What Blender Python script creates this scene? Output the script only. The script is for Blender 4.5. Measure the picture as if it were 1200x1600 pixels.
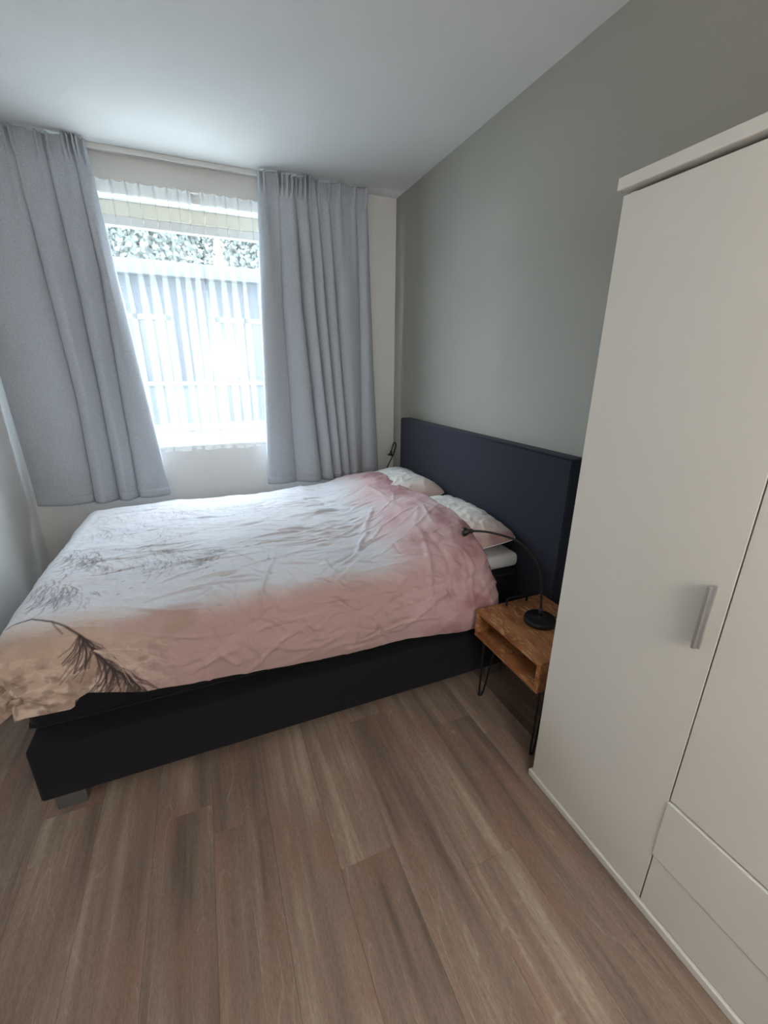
import bpy, bmesh, math, random
import numpy as np
from mathutils import Vector, Matrix

# ------------------------------------------------------------------ clear
for o in list(bpy.data.objects):
    bpy.data.objects.remove(o, do_unlink=True)
scene = bpy.context.scene
COL = scene.collection
rng = np.random.default_rng(7)
random.seed(7)

# ------------------------------------------------------------------ camera
cd = bpy.data.cameras.new('camera')
cd.sensor_fit = 'HORIZONTAL'
cd.sensor_width = 36.0
cd.lens = 658.15 / 1200 * 36.0
cd.clip_start = 0.02
cam = bpy.data.objects.new('camera', cd)
COL.objects.link(cam)
_yaw, _pitch, _roll = 0.3988, -0.3270, 0.0062
_f = Vector((math.sin(_yaw) * math.cos(_pitch), math.cos(_yaw) * math.cos(_pitch), math.sin(_pitch)))
_r = Vector((math.cos(_yaw), -math.sin(_yaw), 0))
_u = _r.cross(_f)
_r2 = _r * math.cos(_roll) + _u * math.sin(_roll)
_u2 = -_r * math.sin(_roll) + _u * math.cos(_roll)
_m = Matrix.Identity(4)
for _i in range(3):
    _m[_i][0], _m[_i][1], _m[_i][2] = _r2[_i], _u2[_i], -_f[_i]
_m[0][3], _m[1][3], _m[2][3] = -1.4471, -3.2418, 1.4564
cam.matrix_world = _m
scene.camera = cam

# ------------------------------------------------------------------ sky, light, exposure
world = bpy.data.worlds.new('sky')
scene.world = world
world.use_nodes = True
_bg = world.node_tree.nodes['Background']
_bg.inputs['Color'].default_value = (0.80, 0.91, 1.0, 1)
_bg.inputs['Strength'].default_value = 19.0
scene.view_settings.view_transform = 'Standard'
scene.view_settings.look = 'None'
scene.view_settings.exposure = 0.34
scene.view_settings.gamma = 1.0
scene.view_settings.use_curve_mapping = False
FILL_POWER = 10.4          # emission of the added fill globe, out of view behind the camera
# daylight sampling portal in the window opening
_pl = bpy.data.lights.new('window_portal', 'AREA')
_pl.shape = 'RECTANGLE'
_pl.size, _pl.size_y = 1.62, 1.45
_pl.cycles.is_portal = True
_po = bpy.data.objects.new('window_portal', _pl)
COL.objects.link(_po)
_po.location = (-1.36, 0.20, 1.67)
_po.rotation_euler = (-math.pi / 2, 0, 0)

# ------------------------------------------------------------------ helpers
def tag(o, label=None, cat=None, group=None, kind=None):
    if label: o['label'] = label
    if cat: o['category'] = cat
    if group: o['group'] = group
    if kind: o['kind'] = kind
    return o

def empty(name, loc=(0, 0, 0)):
    o = bpy.data.objects.new(name, None)
    o.empty_display_size = 0.1
    o.location = loc
    COL.objects.link(o)
    return o

def link(name, me, mat=None, parent=None, smooth=False):
    o = bpy.data.objects.new(name, me)
    if mat is not None and not me.materials:
        me.materials.append(mat)
    COL.objects.link(o)
    if parent is not None:
        o.parent = parent
        pl = Vector(parent.location)
        if parent.parent is not None:
            pl = pl + Vector(parent.parent.location)
        o.location = -pl          # meshes are modelled in room coordinates
    if smooth:
        me.polygons.foreach_set('use_smooth', [True] * len(me.polygons))
    return o

def mesh_of(bm, name):
    me = bpy.data.meshes.new(name)
    bmesh.ops.recalc_face_normals(bm, faces=bm.faces)
    bm.to_mesh(me)
    bm.free()
    return me

def box_into(bm, x0, x1, y0, y1, z0, z1, bev=0.0, seg=2):
    if x0 > x1: x0, x1 = x1, x0
    if y0 > y1: y0, y1 = y1, y0
    if z0 > z1: z0, z1 = z1, z0
    b = bmesh.new()
    r = bmesh.ops.create_cube(b, size=1.0)
    for v in b.verts:
        v.co = Vector(((x0 + x1) / 2 + v.co.x * (x1 - x0), (y0 + y1) / 2 + v.co.y * (y1 - y0), (z0 + z1) / 2 + v.co.z * (z1 - z0)))
    if bev > 0:
        bmesh.ops.bevel(b, geom=list(b.edges), offset=bev, segments=seg, profile=0.5, affect='EDGES')
    t = bpy.data.meshes.new('tmp')
    b.to_mesh(t); b.free()
    bm.from_mesh(t)
    bpy.data.meshes.remove(t)

def box(name, x0, x1, y0, y1, z0, z1, mat, parent=None, bev=0.0, seg=2):
    bm = bmesh.new()
    box_into(bm, x0, x1, y0, y1, z0, z1, bev, seg)
    o = link(name, mesh_of(bm, name), mat, parent)
    if bev > 0.008:
        o.data.polygons.foreach_set('use_smooth', [True] * len(o.data.polygons))
        try: o.data.set_sharp_from_angle(angle=math.radians(50))
        except Exception: pass
    return o

def tube_into(bm, pts, radii, n=10, cap=True):
    pts = [Vector(p) for p in pts]
    if not hasattr(radii, '__len__'): radii = [radii] * len(pts)
    rings = []
    t0 = (pts[1] - pts[0]).normalized()
    up = Vector((0, 0, 1)) if abs(t0.z) < 0.9 else Vector((1, 0, 0))
    nrm = (up - t0 * up.dot(t0)).normalized()
    for i, p in enumerate(pts):
        if i == 0: t = pts[1] - pts[0]
        elif i == len(pts) - 1: t = pts[-1] - pts[-2]
        else: t = pts[i + 1] - pts[i - 1]
        t.normalize()
        nrm = (nrm - t * nrm.dot(t)).normalized()
        bn = t.cross(nrm)
        rings.append([bm.verts.new(p + (nrm * math.cos(2 * math.pi * k / n) + bn * math.sin(2 * math.pi * k / n)) * radii[i]) for k in range(n)])
    for a, b in zip(rings, rings[1:]):
        for k in range(n):
            bm.faces.new((a[k], a[(k + 1) % n], b[(k + 1) % n], b[k]))
    if cap:
        bm.faces.new(rings[0]); bm.faces.new(rings[-1])

def tube(name, pts, radii, mat, parent=None, n=10):
    bm = bmesh.new()
    tube_into(bm, pts, radii, n)
    return link(name, mesh_of(bm, name), mat, parent, smooth=True)

def catmull(pts, n=8):
    P = [Vector(p) for p in pts]
    P = [P[0] * 2 - P[1]] + P + [P[-1] * 2 - P[-2]]
    out = []
    for i in range(1, len(P) - 2):
        for k in range(n):
            t = k / n
            a, b, c, d = P[i - 1], P[i], P[i + 1], P[i + 2]
            out.append(0.5 * ((2 * b) + (c - a) * t + (2 * a - 5 * b + 4 * c - d) * t * t + (3 * b - a - 3 * c + d) * t ** 3))
    out.append(P[-2])
    return out

def lathe(name, prof, loc, mat, parent=None, n=32, smooth=True):
    bm = bmesh.new()
    rings = []
    for r, z in prof:
        rings.append([bm.verts.new((loc[0] + r * math.cos(2 * math.pi * k / n), loc[1] + r * math.sin(2 * math.pi * k / n), loc[2] + z)) for k in range(n)])
    for a, b in zip(rings, rings[1:]):
        for k in range(n):
            bm.faces.new((a[k], a[(k + 1) % n], b[(k + 1) % n], b[k]))
    bm.faces.new(rings[0]); bm.faces.new(rings[-1])
    o = link(name, mesh_of(bm, name), mat, parent, smooth=smooth)
    try: o.data.set_sharp_from_angle(angle=math.radians(40))
    except Exception: pass
    return o

def grid_mesh(name, P, mat, parent=None, smooth=True, flip=False):
    """P: (n, m, 3) array"""
    n, m = P.shape[:2]
    me = bpy.data.meshes.new(name)
    idx = np.arange(n * m).reshape(n, m)
    q = np.stack([idx[:-1, :-1], idx[1:, :-1], idx[1:, 1:], idx[:-1, 1:]], -1).reshape(-1, 4)
    if flip: q = q[:, ::-1]
    me.vertices.add(n * m)
    me.vertices.foreach_set('co', P.reshape(-1).astype(np.float32))
    me.loops.add(q.size)
    me.loops.foreach_set('vertex_index', q.reshape(-1).astype(np.int32))
    me.polygons.add(len(q))
    me.polygons.foreach_set('loop_start', (np.arange(len(q)) * 4).astype(np.int32))
    me.polygons.foreach_set('loop_total', np.full(len(q), 4, np.int32))
    me.update(calc_edges=True)
    me.validate()
    return link(name, me, mat, parent, smooth)

def smooth01(a, b, x):
    t = np.clip((x - a) / (b - a), 0, 1)
    return t * t * (3 - 2 * t)

_NG = {}
def vnoise(x, y, seed=0):
    """smooth value noise, vectorised, range 0..1"""
    if seed not in _NG:
        _NG[seed] = np.random.default_rng(seed + 100).random((257, 257))
    g = _NG[seed]
    xi, yi = np.floor(x).astype(int), np.floor(y).astype(int)
    fx, fy = x - xi, y - yi
    fx = fx * fx * fx * (fx * (fx * 6 - 15) + 10); fy = fy * fy * fy * (fy * (fy * 6 - 15) + 10)
    a, b = xi % 257, yi % 257
    a1, b1 = (xi + 1) % 257, (yi + 1) % 257
    return (g[a, b] * (1 - fx) + g[a1, b] * fx) * (1 - fy) + (g[a, b1] * (1 - fx) + g[a1, b1] * fx) * fy

def fbm(x, y, seed=0, oct=4):
    s, a, t = 0, 1.0, 0
    for k in range(oct):
        s = s + a * vnoise(x * 2 ** k, y * 2 ** k, seed + k); t += a; a *= 0.5
    return s / t

# ------------------------------------------------------------------ materials
def new_mat(name):
    m = bpy.data.materials.new(name)
    m.use_nodes = True
    nt = m.node_tree
    b = nt.nodes['Principled BSDF']
    return m, nt, b

def N(nt, t, **kw):
    n = nt.nodes.new(t)
    for k, v in kw.items():
        if k.startswith('i_'):
            n.inputs[k[2:].replace('_', ' ')].default_value = v
        else:
            setattr(n, k, v)
    return n

def ramp(nt, stops):
    r = nt.nodes.new('ShaderNodeValToRGB')
    e = r.color_ramp.elements
    while len(e) < len(stops): e.new(0.5)
    for i, (p, c) in enumerate(stops):
        e[i].position = p
        e[i].color = (*c, 1)
    return r

def plain(name, col, rough=0.6, noise=0.0, scale=30.0, bump=0.0, bscale=200.0, metal=0.0, spec=0.5, sheen=0.0):
    m, nt, b = new_mat(name)
    b.inputs['Roughness'].default_value = rough
    b.inputs['Metallic'].default_value = metal
    b.inputs['Specular IOR Level'].default_value = spec
    if sheen: b.inputs['Sheen Weight'].default_value = sheen
    tc = N(nt, 'ShaderNodeTexCoord')
    nz = N(nt, 'ShaderNodeTexNoise', i_Scale=scale, i_Detail=4.0)
    nt.links.new(tc.outputs['Object'], nz.inputs['Vector'])
    lo = tuple(max(0, c * (1 - noise)) for c in col); hi = tuple(min(1, c * (1 + noise)) for c in col)
    rp = ramp(nt, [(0.3, lo), (0.7, hi)])
    nt.links.new(nz.outputs['Fac'], rp.inputs['Fac'])
    nt.links.new(rp.outputs['Color'], b.inputs['Base Color'])
    if bump > 0:
        nb = N(nt, 'ShaderNodeTexNoise', i_Scale=bscale, i_Detail=3.0)
        nt.links.new(tc.outputs['Object'], nb.inputs['Vector'])
        bp = N(nt, 'ShaderNodeBump', i_Strength=bump, i_Distance=0.002)
        nt.links.new(nb.outputs['Fac'], bp.inputs['Height'])
        nt.links.new(bp.outputs['Normal'], b.inputs['Normal'])
    return m

def fabric(name, col, thread=700.0, var=0.12, bump=0.35, rough=0.95, fleck=0.0, sheen=0.15):
    m, nt, b = new_mat(name)
    b.inputs['Roughness'].default_value = rough
    b.inputs['Specular IOR Level'].default_value = 0.2
    b.inputs['Sheen Weight'].default_value = sheen
    b.inputs['Sheen Roughness'].default_value = 0.5
    tc = N(nt, 'ShaderNodeTexCoord')
    nz = N(nt, 'ShaderNodeTexNoise', i_Scale=thread * 0.45, i_Detail=3.0, i_Roughness=0.7)
    nt.links.new(tc.outputs['Object'], nz.inputs['Vector'])
    rp = ramp(nt, [(0.32, tuple(c * (1 - var) for c in col)), (0.68, tuple(min(1, c * (1 + var + fleck)) for c in col))])
    nt.links.new(nz.outputs['Fac'], rp.inputs['Fac'])
    nt.links.new(rp.outputs['Color'], b.inputs['Base Color'])
    w = N(nt, 'ShaderNodeTexNoise', i_Scale=thread, i_Detail=1.0)
    nt.links.new(tc.outputs['Object'], w.inputs['Vector'])
    bp = N(nt, 'ShaderNodeBump', i_Strength=bump, i_Distance=0.0015)
    nt.links.new(w.outputs['Fac'], bp.inputs['Height'])
    nt.links.new(bp.outputs['Normal'], b.inputs['Normal'])
    return m

M = {}
M['ceiling'] = plain('ceiling_plaster', (0.65, 0.65, 0.65), 0.9, 0.02, 3, 0.5, 260)
M['white_wall'] = plain('white_wall_paint', (0.83, 0.82, 0.805), 0.85, 0.02, 4, 0.25, 300)
M['grey_wall'] = plain('grey_green_wall_paint', (0.315, 0.308, 0.275), 0.8, 0.03, 2, 0.3, 300)
M['charcoal'] = fabric('charcoal_upholstery', (0.0098, 0.0100, 0.0135), 900, 0.3, 0.5, sheen=0.06)
M['headboard'] = fabric('navy_headboard_fabric', (0.0255, 0.028, 0.0425), 900, 0.3, 0.5, sheen=0.08)
M['sheet'] = fabric('white_sheet', (0.90, 0.90, 0.89), 900, 0.03, 0.1)
M['white_lacquer'] = plain('white_foil', (0.635, 0.625, 0.585), 0.42, 0.01, 6, 0.06, 400, spec=0.4)
M['groove_shade'] = plain('painted_groove_shade', (0.35, 0.34, 0.32), 0.7, 0.02, 6)
M['aluminium'] = plain('brushed_aluminium', (0.55, 0.55, 0.56), 0.38, 0.05, 200, 0.05, 400, metal=0.9)
M['leg_grey'] = plain('grey_plastic_foot', (0.10, 0.10, 0.10), 0.5, 0.05, 20)
M['black_metal'] = plain('black_lacquer_metal', (0.008, 0.008, 0.009), 0.38, 0.1, 40)
M['black_rubber'] = plain('black_rubber_cord', (0.010, 0.009, 0.009), 0.6, 0.1, 40)
M['rail'] = plain('white_rail', (0.74, 0.73, 0.71), 0.45, 0.01, 10)
M['frame'] = plain('cream_window_paint', (0.80, 0.76, 0.64), 0.45, 0.02, 8)
M['sill'] = plain('white_stone_sill', (0.75, 0.75, 0.74), 0.4, 0.03, 20)
M['lens'] = plain('lamp_lens', (0.75, 0.75, 0.72), 0.25, 0.01, 20)
M['curtain'] = fabric('grey_curtain_weave', (0.50, 0.53, 0.58), 500, 0.16, 0.35, fleck=0.1, sheen=0.25)

# curtain cloth lets a little daylight through
def _curtain_translucent():
    m = M['curtain']; nt = m.node_tree; b = nt.nodes['Principled BSDF']
    out = nt.nodes['Material Output']
    tr = N(nt, 'ShaderNodeBsdfTranslucent')
    tr.inputs['Color'].default_value = (0.22, 0.23, 0.27, 1)
    mx = N(nt, 'ShaderNodeMixShader'); mx.inputs[0].default_value = 0.10
    nt.links.new(b.outputs[0], mx.inputs[1]); nt.links.new(tr.outputs[0], mx.inputs[2])
    nt.links.new(mx.outputs[0], out.inputs['Surface'])
_curtain_translucent()

def _sheer(name, lo, hi):
    m, nt, b = new_mat(name); out = nt.nodes['Material Output']
    nt.nodes.remove(b)
    tc = N(nt, 'ShaderNodeTexCoord')
    nz = N(nt, 'ShaderNodeTexNoise', i_Scale=900.0, i_Detail=1.0)
    nt.links.new(tc.outputs['Object'], nz.inputs['Vector'])
    mr = N(nt, 'ShaderNodeMapRange'); mr.inputs['To Min'].default_value = lo; mr.inputs['To Max'].default_value = hi
    nt.links.new(nz.outputs['Fac'], mr.inputs['Value'])
    df = N(nt, 'ShaderNodeBsdfDiffuse'); df.inputs['Color'].default_value = (0.85, 0.85, 0.84, 1)
    tl = N(nt, 'ShaderNodeBsdfTranslucent'); tl.inputs['Color'].default_value = (0.88, 0.89, 0.90, 1)
    tp = N(nt, 'ShaderNodeBsdfTransparent')
    m1 = N(nt, 'ShaderNodeMixShader'); m1.inputs[0].default_value = 0.55
    nt.links.new(df.outputs[0], m1.inputs[1]); nt.links.new(tl.outputs[0], m1.inputs[2])
    m2 = N(nt, 'ShaderNodeMixShader')
    nt.links.new(mr.outputs[0], m2.inputs[0]); nt.links.new(tp.outputs[0], m2.inputs[1]); nt.links.new(m1.outputs[0], m2.inputs[2])
    nt.links.new(m2.outputs[0], out.inputs['Surface'])
    return m
M['sheer'] = _sheer('white_voile', 0.065, 0.11)
M['heading'] = _sheer('stiff_white_heading_tape', 0.45, 0.60)

def _pane():
    m, nt, b = new_mat('window_glass'); out = nt.nodes['Material Output']
    nt.nodes.remove(b)
    tp = N(nt, 'ShaderNodeBsdfTransparent'); tp.inputs['Color'].default_value = (0.93, 0.96, 0.96, 1)
    gl = N(nt, 'ShaderNodeBsdfGlossy', i_Roughness=0.02)
    nz = N(nt, 'ShaderNodeTexNoise', i_Scale=2.0)
    mr = N(nt, 'ShaderNodeMapRange'); mr.inputs['To Min'].default_value = 0.04; mr.inputs['To Max'].default_value = 0.06
    nt.links.new(nz.outputs['Fac'], mr.inputs['Value'])
    mx = N(nt, 'ShaderNodeMixShader')
    nt.links.new(mr.outputs[0], mx.inputs[0])
    nt.links.new(tp.outputs[0], mx.inputs[1]); nt.links.new(gl.outputs[0], mx.inputs[2])
    nt.links.new(mx.outputs[0], out.inputs['Surface'])
    return m
M['glass'] = _pane()

def _floor_wood():
    m, nt, b = new_mat('weathered_oak_vinyl')
    L = nt.links.new
    tc = N(nt, 'ShaderNodeTexCoord'); oi = N(nt, 'ShaderNodeObjectInfo')
    off = N(nt, 'ShaderNodeVectorMath', operation='SCALE'); off.inputs[0].default_value = (17.3, 41.7, 5.1)
    L(oi.outputs['Random'], off.inputs['Scale'])
    add = N(nt, 'ShaderNodeVectorMath', operation='ADD')
    L(tc.outputs['Object'], add.inputs[0]); L(off.outputs[0], add.inputs[1])
    def mapped(sx, sy):
        mp = N(nt, 'ShaderNodeMapping'); mp.inputs['Scale'].default_value = (sx, sy, 1)
        L(add.outputs[0], mp.inputs['Vector']); return mp
    # broad tone patches along the plank
    a = N(nt, 'ShaderNodeTexNoise', i_Scale=1.0, i_Detail=3.0, i_Roughness=0.55); L(mapped(15, 1.1).outputs[0], a.inputs['Vector'])
    # streaky grain
    g = N(nt, 'ShaderNodeTexNoise', i_Scale=1.0, i_Detail=6.0, i_Roughness=0.65, i_Distortion=0.4); L(mapped(70, 2.2).outputs[0], g.inputs['Vector'])
    # cathedral figure
    w = N(nt, 'ShaderNodeTexNoise', i_Scale=1.0, i_Detail=1.0); L(mapped(9, 1.2).outputs[0], w.inputs['Vector'])
    wm = N(nt, 'ShaderNodeMath', operation='MULTIPLY'); wm.inputs[1].default_value = 9.0; L(w.outputs['Fac'], wm.inputs[0])
    ws = N(nt, 'ShaderNodeMath', operation='PINGPONG'); ws.inputs[1].default_value = 0.5; L(wm.outputs[0], ws.inputs[0])
    wr = ramp(nt, [(0.0, (1, 1, 1)), (0.05, (0.0, 0.0, 0.0))]); L(ws.outputs[0], wr.inputs['Fac'])
    # fine speckle
    sp = N(nt, 'ShaderNodeTexNoise', i_Scale=1.0, i_Detail=4.0, i_Roughness=0.8); L(mapped(260, 60).outputs[0], sp.inputs['Vector'])
    base = ramp(nt, [(0.42, (0.125, 0.098, 0.080)), (0.60, (0.215, 0.160, 0.126)), (0.76, (0.285, 0.215, 0.168)), (0.92, (0.42, 0.34, 0.265))])
    mixv = N(nt, 'ShaderNodeMath', operation='MULTIPLY_ADD'); mixv.inputs[1].default_value = 0.86
    L(a.outputs['Fac'], mixv.inputs[0])
    gv = N(nt, 'ShaderNodeMath', operation='MULTIPLY_ADD'); gv.inputs[1].default_value = 0.34
    L(g.outputs['Fac'], gv.inputs[0])
    rv = N(nt, 'ShaderNodeMath', operation='MULTIPLY'); rv.inputs[1].default_value = 0.20; L(oi.outputs['Random'], rv.inputs[0])
    L(rv.outputs[0], gv.inputs[2]); L(gv.outputs[0], mixv.inputs[2])
    L(mixv.outputs[0], base.inputs['Fac'])
    # reddish patches
    rd = N(nt, 'ShaderNodeTexNoise', i_Scale=1.0, i_Detail=3.0); L(mapped(8, 3.2).outputs[0], rd.inputs['Vector'])
    rdr = ramp(nt, [(0.50, (0, 0, 0)), (0.68, (0.6, 0.6, 0.6))]); L(rd.outputs['Fac'], rdr.inputs['Fac'])
    m1 = N(nt, 'ShaderNodeMix', data_type='RGBA'); L(rdr.outputs['Color'], m1.inputs['Factor'])
    L(base.outputs['Color'], m1.inputs['A']); m1.inputs['B'].default_value = (0.27, 0.16, 0.12, 1)
    # pale figure lines
    pm = N(nt, 'ShaderNodeMath', operation='MULTIPLY'); L(wr.outputs['Color'], pm.inputs[0])
    lr = ramp(nt, [(0.44, (0, 0, 0)), (0.60, (0.5, 0.5, 0.5))]); L(a.outputs['Fac'], lr.inputs['Fac']); L(lr.outputs['Color'], pm.inputs[1])
    m2 = N(nt, 'ShaderNodeMix', data_type='RGBA'); L(pm.outputs[0], m2.inputs['Factor'])
    L(m1.outputs['Result'], m2.inputs['A']); m2.inputs['B'].default_value = (0.42, 0.35, 0.28, 1)
    # speckle
    m3 = N(nt, 'ShaderNodeMix', data_type='RGBA', blend_type='OVERLAY'); m3.inputs['Factor'].default_value = 0.55
    L(m2.outputs['Result'], m3.inputs['A']); L(sp.outputs['Color'], m3.inputs['B'])
    spv = ramp(nt, [(0.3, (0.3, 0.3, 0.3)), (0.7, (0.7, 0.7, 0.7))]); L(sp.outputs['Fac'], spv.inputs['Fac']); L(spv.outputs['Color'], m3.inputs['B'])
    L(m3.outputs['Result'], b.inputs['Base Color'])
    b.inputs['Roughness'].default_value = 0.55
    b.inputs['Specular IOR Level'].default_value = 0.3
    bp = N(nt, 'ShaderNodeBump', i_Strength=0.25, i_Distance=0.001); L(g.outputs['Fac'], bp.inputs['Height'])
    L(bp.outputs['Normal'], b.inputs['Normal'])
    return m
M['plank'] = _floor_wood()

def _stand_wood():
    m, nt, b = new_mat('honey_mango_wood')
    L = nt.links.new
    tc = N(nt, 'ShaderNodeTexCoord')
    def mapped(s):
        mp = N(nt, 'ShaderNodeMapping'); mp.inputs['Scale'].default_value = s
        L(tc.outputs['Object'], mp.inputs['Vector']); return mp
    a = N(nt, 'ShaderNodeTexNoise', i_Scale=1.0, i_Detail=5.0, i_Distortion=0.8); L(mapped((26, 7, 26)).outputs[0], a.inputs['Vector'])
    base = ramp(nt, [(0.3, (0.185, 0.066, 0.022)), (0.5, (0.30, 0.120, 0.045)), (0.72, (0.40, 0.185, 0.080))]); L(a.outputs['Fac'], base.inputs['Fac'])
    s = N(nt, 'ShaderNodeTexNoise', i_Scale=1.0, i_Detail=3.0, i_Distortion=1.0); L(mapped((75, 22, 75)).outputs[0], s.inputs['Vector'])
    s2 = N(nt, 'ShaderNodeTexNoise', i_Scale=9.0, i_Detail=1.0); L(tc.outputs['Object'], s2.inputs['Vector'])
    sr = ramp(nt, [(0.54, (0, 0, 0)), (0.62, (1, 1, 1))]); L(s.outputs['Fac'], sr.inputs['Fac'])
    sr2 = ramp(nt, [(0.38, (0, 0, 0)), (0.55, (0.75, 0.75, 0.75))]); L(s2.outputs['Fac'], sr2.inputs['Fac'])
    mm = N(nt, 'ShaderNodeMath', operation='MULTIPLY'); L(sr.outputs['Color'], mm.inputs[0]); L(sr2.outputs['Color'], mm.inputs[1])
    mx = N(nt, 'ShaderNodeMix', data_type='RGBA'); L(mm.outputs[0], mx.inputs['Factor']); L(base.outputs['Color'], mx.inputs['A'])
    mx.inputs['B'].default_value = (0.56, 0.345, 0.185, 1)
    L(mx.outputs['Result'], b.inputs['Base Color'])
    b.inputs['Roughness'].default_value = 0.5
    bp = N(nt, 'ShaderNodeBump', i_Strength=0.2, i_Distance=0.001); L(a.outputs['Fac'], bp.inputs['Height']); L(bp.outputs['Normal'], b.inputs['Normal'])
    return m
M['stand_wood'] = _stand_wood()

def _printed(name, attr):
    m, nt, b = new_mat(name)
    L = nt.links.new
    at = N(nt, 'ShaderNodeAttribute'); at.attribute_name = attr
    L(at.outputs['Color'], b.inputs['Base Color'])
    b.inputs['Roughness'].default_value = 0.9
    b.inputs['Specular IOR Level'].default_value = 0.2
    b.inputs['Sheen Weight'].default_value = 0.1
    tc = N(nt, 'ShaderNodeTexCoord')
    mp = N(nt, 'ShaderNodeMapping'); mp.inputs['Scale'].default_value = (14, 30, 22)
    L(tc.outputs['Object'], mp.inputs['Vector'])
    n1 = N(nt, 'ShaderNodeTexNoise', i_Scale=1.0, i_Detail=4.0, i_Distortion=1.2); L(mp.outputs[0], n1.inputs['Vector'])
    bp = N(nt, 'ShaderNodeBump', i_Strength=0.35, i_Distance=0.010); L(n1.outputs['Fac'], bp.inputs['Height'])
    L(bp.outputs['Normal'], b.inputs['Normal'])
    return m
M['duvet'] = _printed('printed_cotton_duvet', 'print')
M['pillowcase'] = _printed('printed_cotton_pillowcase', 'print')

def set_print(me, cols):
    a = me.color_attributes.new('print', 'FLOAT_COLOR', 'POINT')
    c = np.ones((len(cols), 4), np.float32); c[:, :3] = cols
    a.data.foreach_set('color', c.reshape(-1))

# ------------------------------------------------------------------ the room
XL, XR, YB, YF, H = -2.516, 0.0, 0.0, -4.30, 2.603
T = 0.22
WX0, WX1, WZ0, WZ1 = -2.17, -0.55, 0.945, 2.40          # window opening

floor = box('floor', XL - T, XR + T, YF - T, YB + 0.3, -0.14, -0.012, plain('screed', (0.03, 0.025, 0.022), 0.9, 0.1, 20))
tag(floor, kind='structure')
# laid planks, each one its own board
PW = 0.178
x0 = -1.225 - 8 * PW
bm = bmesh.new()
_pm = {}
def plank_mesh(w, l):
    k = (round(w, 4), round(l, 4))
    if k not in _pm:
        b_ = bmesh.new(); box_into(b_, -w / 2, w / 2, -l / 2, l / 2, -0.010, 0.0, 0.0005, 1)
        me = mesh_of(b_, 'plank'); me.materials.append(M['plank']); _pm[k] = me
    return _pm[k]
bm.free()
PLN = 1.22
ci = 0
x = x0
while x < XR - 0.001:
    xa, xb = max(x, XL), min(x + PW, XR)
    if xb - xa > 0.004:
        y = YB + [0.31, 0.87, 0.05, 0.58, 1.12, 0.42][ci % 6]
        while y > YF:
            ya, yb = min(y, YB), max(y - PLN, YF)
            if ya - yb > 0.01:
                w, l = xb - xa - 0.0004, ya - yb - 0.0003
                o = bpy.data.objects.new('plank', plank_mesh(w, l))
                COL.objects.link(o); o.parent = floor
                o.location = ((xa + xb) / 2, (ya + yb) / 2, 0.0)
            y -= PLN
        ci += 1
    x += PW

ceil = box('ceiling', XL - T, XR + T, YF - T, YB + 0.3, H, H + 0.2, M['ceiling']); tag(ceil, kind='structure')
w = box('wall_right', XR, XR + T, YF - T, YB + 0.3, -0.012, H, M['grey_wall']); tag(w, kind='structure')
w = box('wall_left', XL - T, XL, YF - T, YB + 0.3, -0.012, H, M['white_wall']); tag(w, kind='structure')
w = box('wall_front', XL, XR, YF - T, YF, -0.012, H, M['white_wall']); tag(w, kind='structure')
# window wall with a real opening
bm = bmesh.new()
WT = 0.27
box_into(bm, XL, WX0, YB, YB + WT, -0.012, H)
box_into(bm, WX1, XR, YB, YB + WT, -0.012, H)
box_into(bm, WX0, WX1, YB, YB + WT, -0.012, WZ0 - 0.02)
box_into(bm, WX0, WX1, YB, YB + WT, WZ1, H)
w = link('wall_back', mesh_of(bm, 'wall_back'), M['white_wall']); tag(w, kind='structure')
# corner strip: paint edge where grey meets white
# ------------------------------------------------------------------ window
win = empty('window_1', ((WX0 + WX1) / 2, 0.15, WZ0)); tag(win, kind='structure')
bm = bmesh.new()
fy0, fy1, fw = 0.12, 0.19, 0.075
box_into(bm, WX0, WX1, fy0, fy1, WZ1 - fw, WZ1, 0.004)
box_into(bm, WX0, WX1, fy0, fy1, WZ0, WZ0 + fw, 0.004)
box_into(bm, WX0, WX0 + fw, fy0, fy1, WZ0 + fw, WZ1 - fw, 0.004)
box_into(bm, WX1 - fw, WX1, fy0, fy1, WZ0 + fw, WZ1 - fw, 0.004)
link('window_frame', mesh_of(bm, 'window_frame'), M['frame'], win)
for (a, b_) in ((WX0 + fw, WX1 - fw),):
    s = 0.052
    bm = bmesh.new()
    z0, z1 = WZ0 + fw, WZ1 - fw
    box_into(bm, a, b_, fy0 + 0.012, fy1 - 0.01, z1 - s, z1, 0.004)
    box_into(bm, a, b_, fy0 + 0.012, fy1 - 0.01, z0, z0 + s, 0.004)
    box_into(bm, a, a + s, fy0 + 0.012, fy1 - 0.01, z0 + s, z1 - s, 0.004)
    box_into(bm, b_ - s, b_, fy0 + 0.012, fy1 - 0.01, z0 + s, z1 - s, 0.004)
    sash = link('sash', mesh_of(bm, 'sash'), M['rail'], win)
    pane = box('pane', a + s - 0.004, b_ - s + 0.004, fy0 + 0.036, fy0 + 0.040, z0 + s - 0.004, z1 - s + 0.004, M['glass'])
    pane.parent = sash; pane.location = (0, 0, 0)
box('window_sill', WX0, WX1, -0.012, fy0, WZ0 - 0.02, WZ0, M['sill'], win, 0.004)

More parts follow.
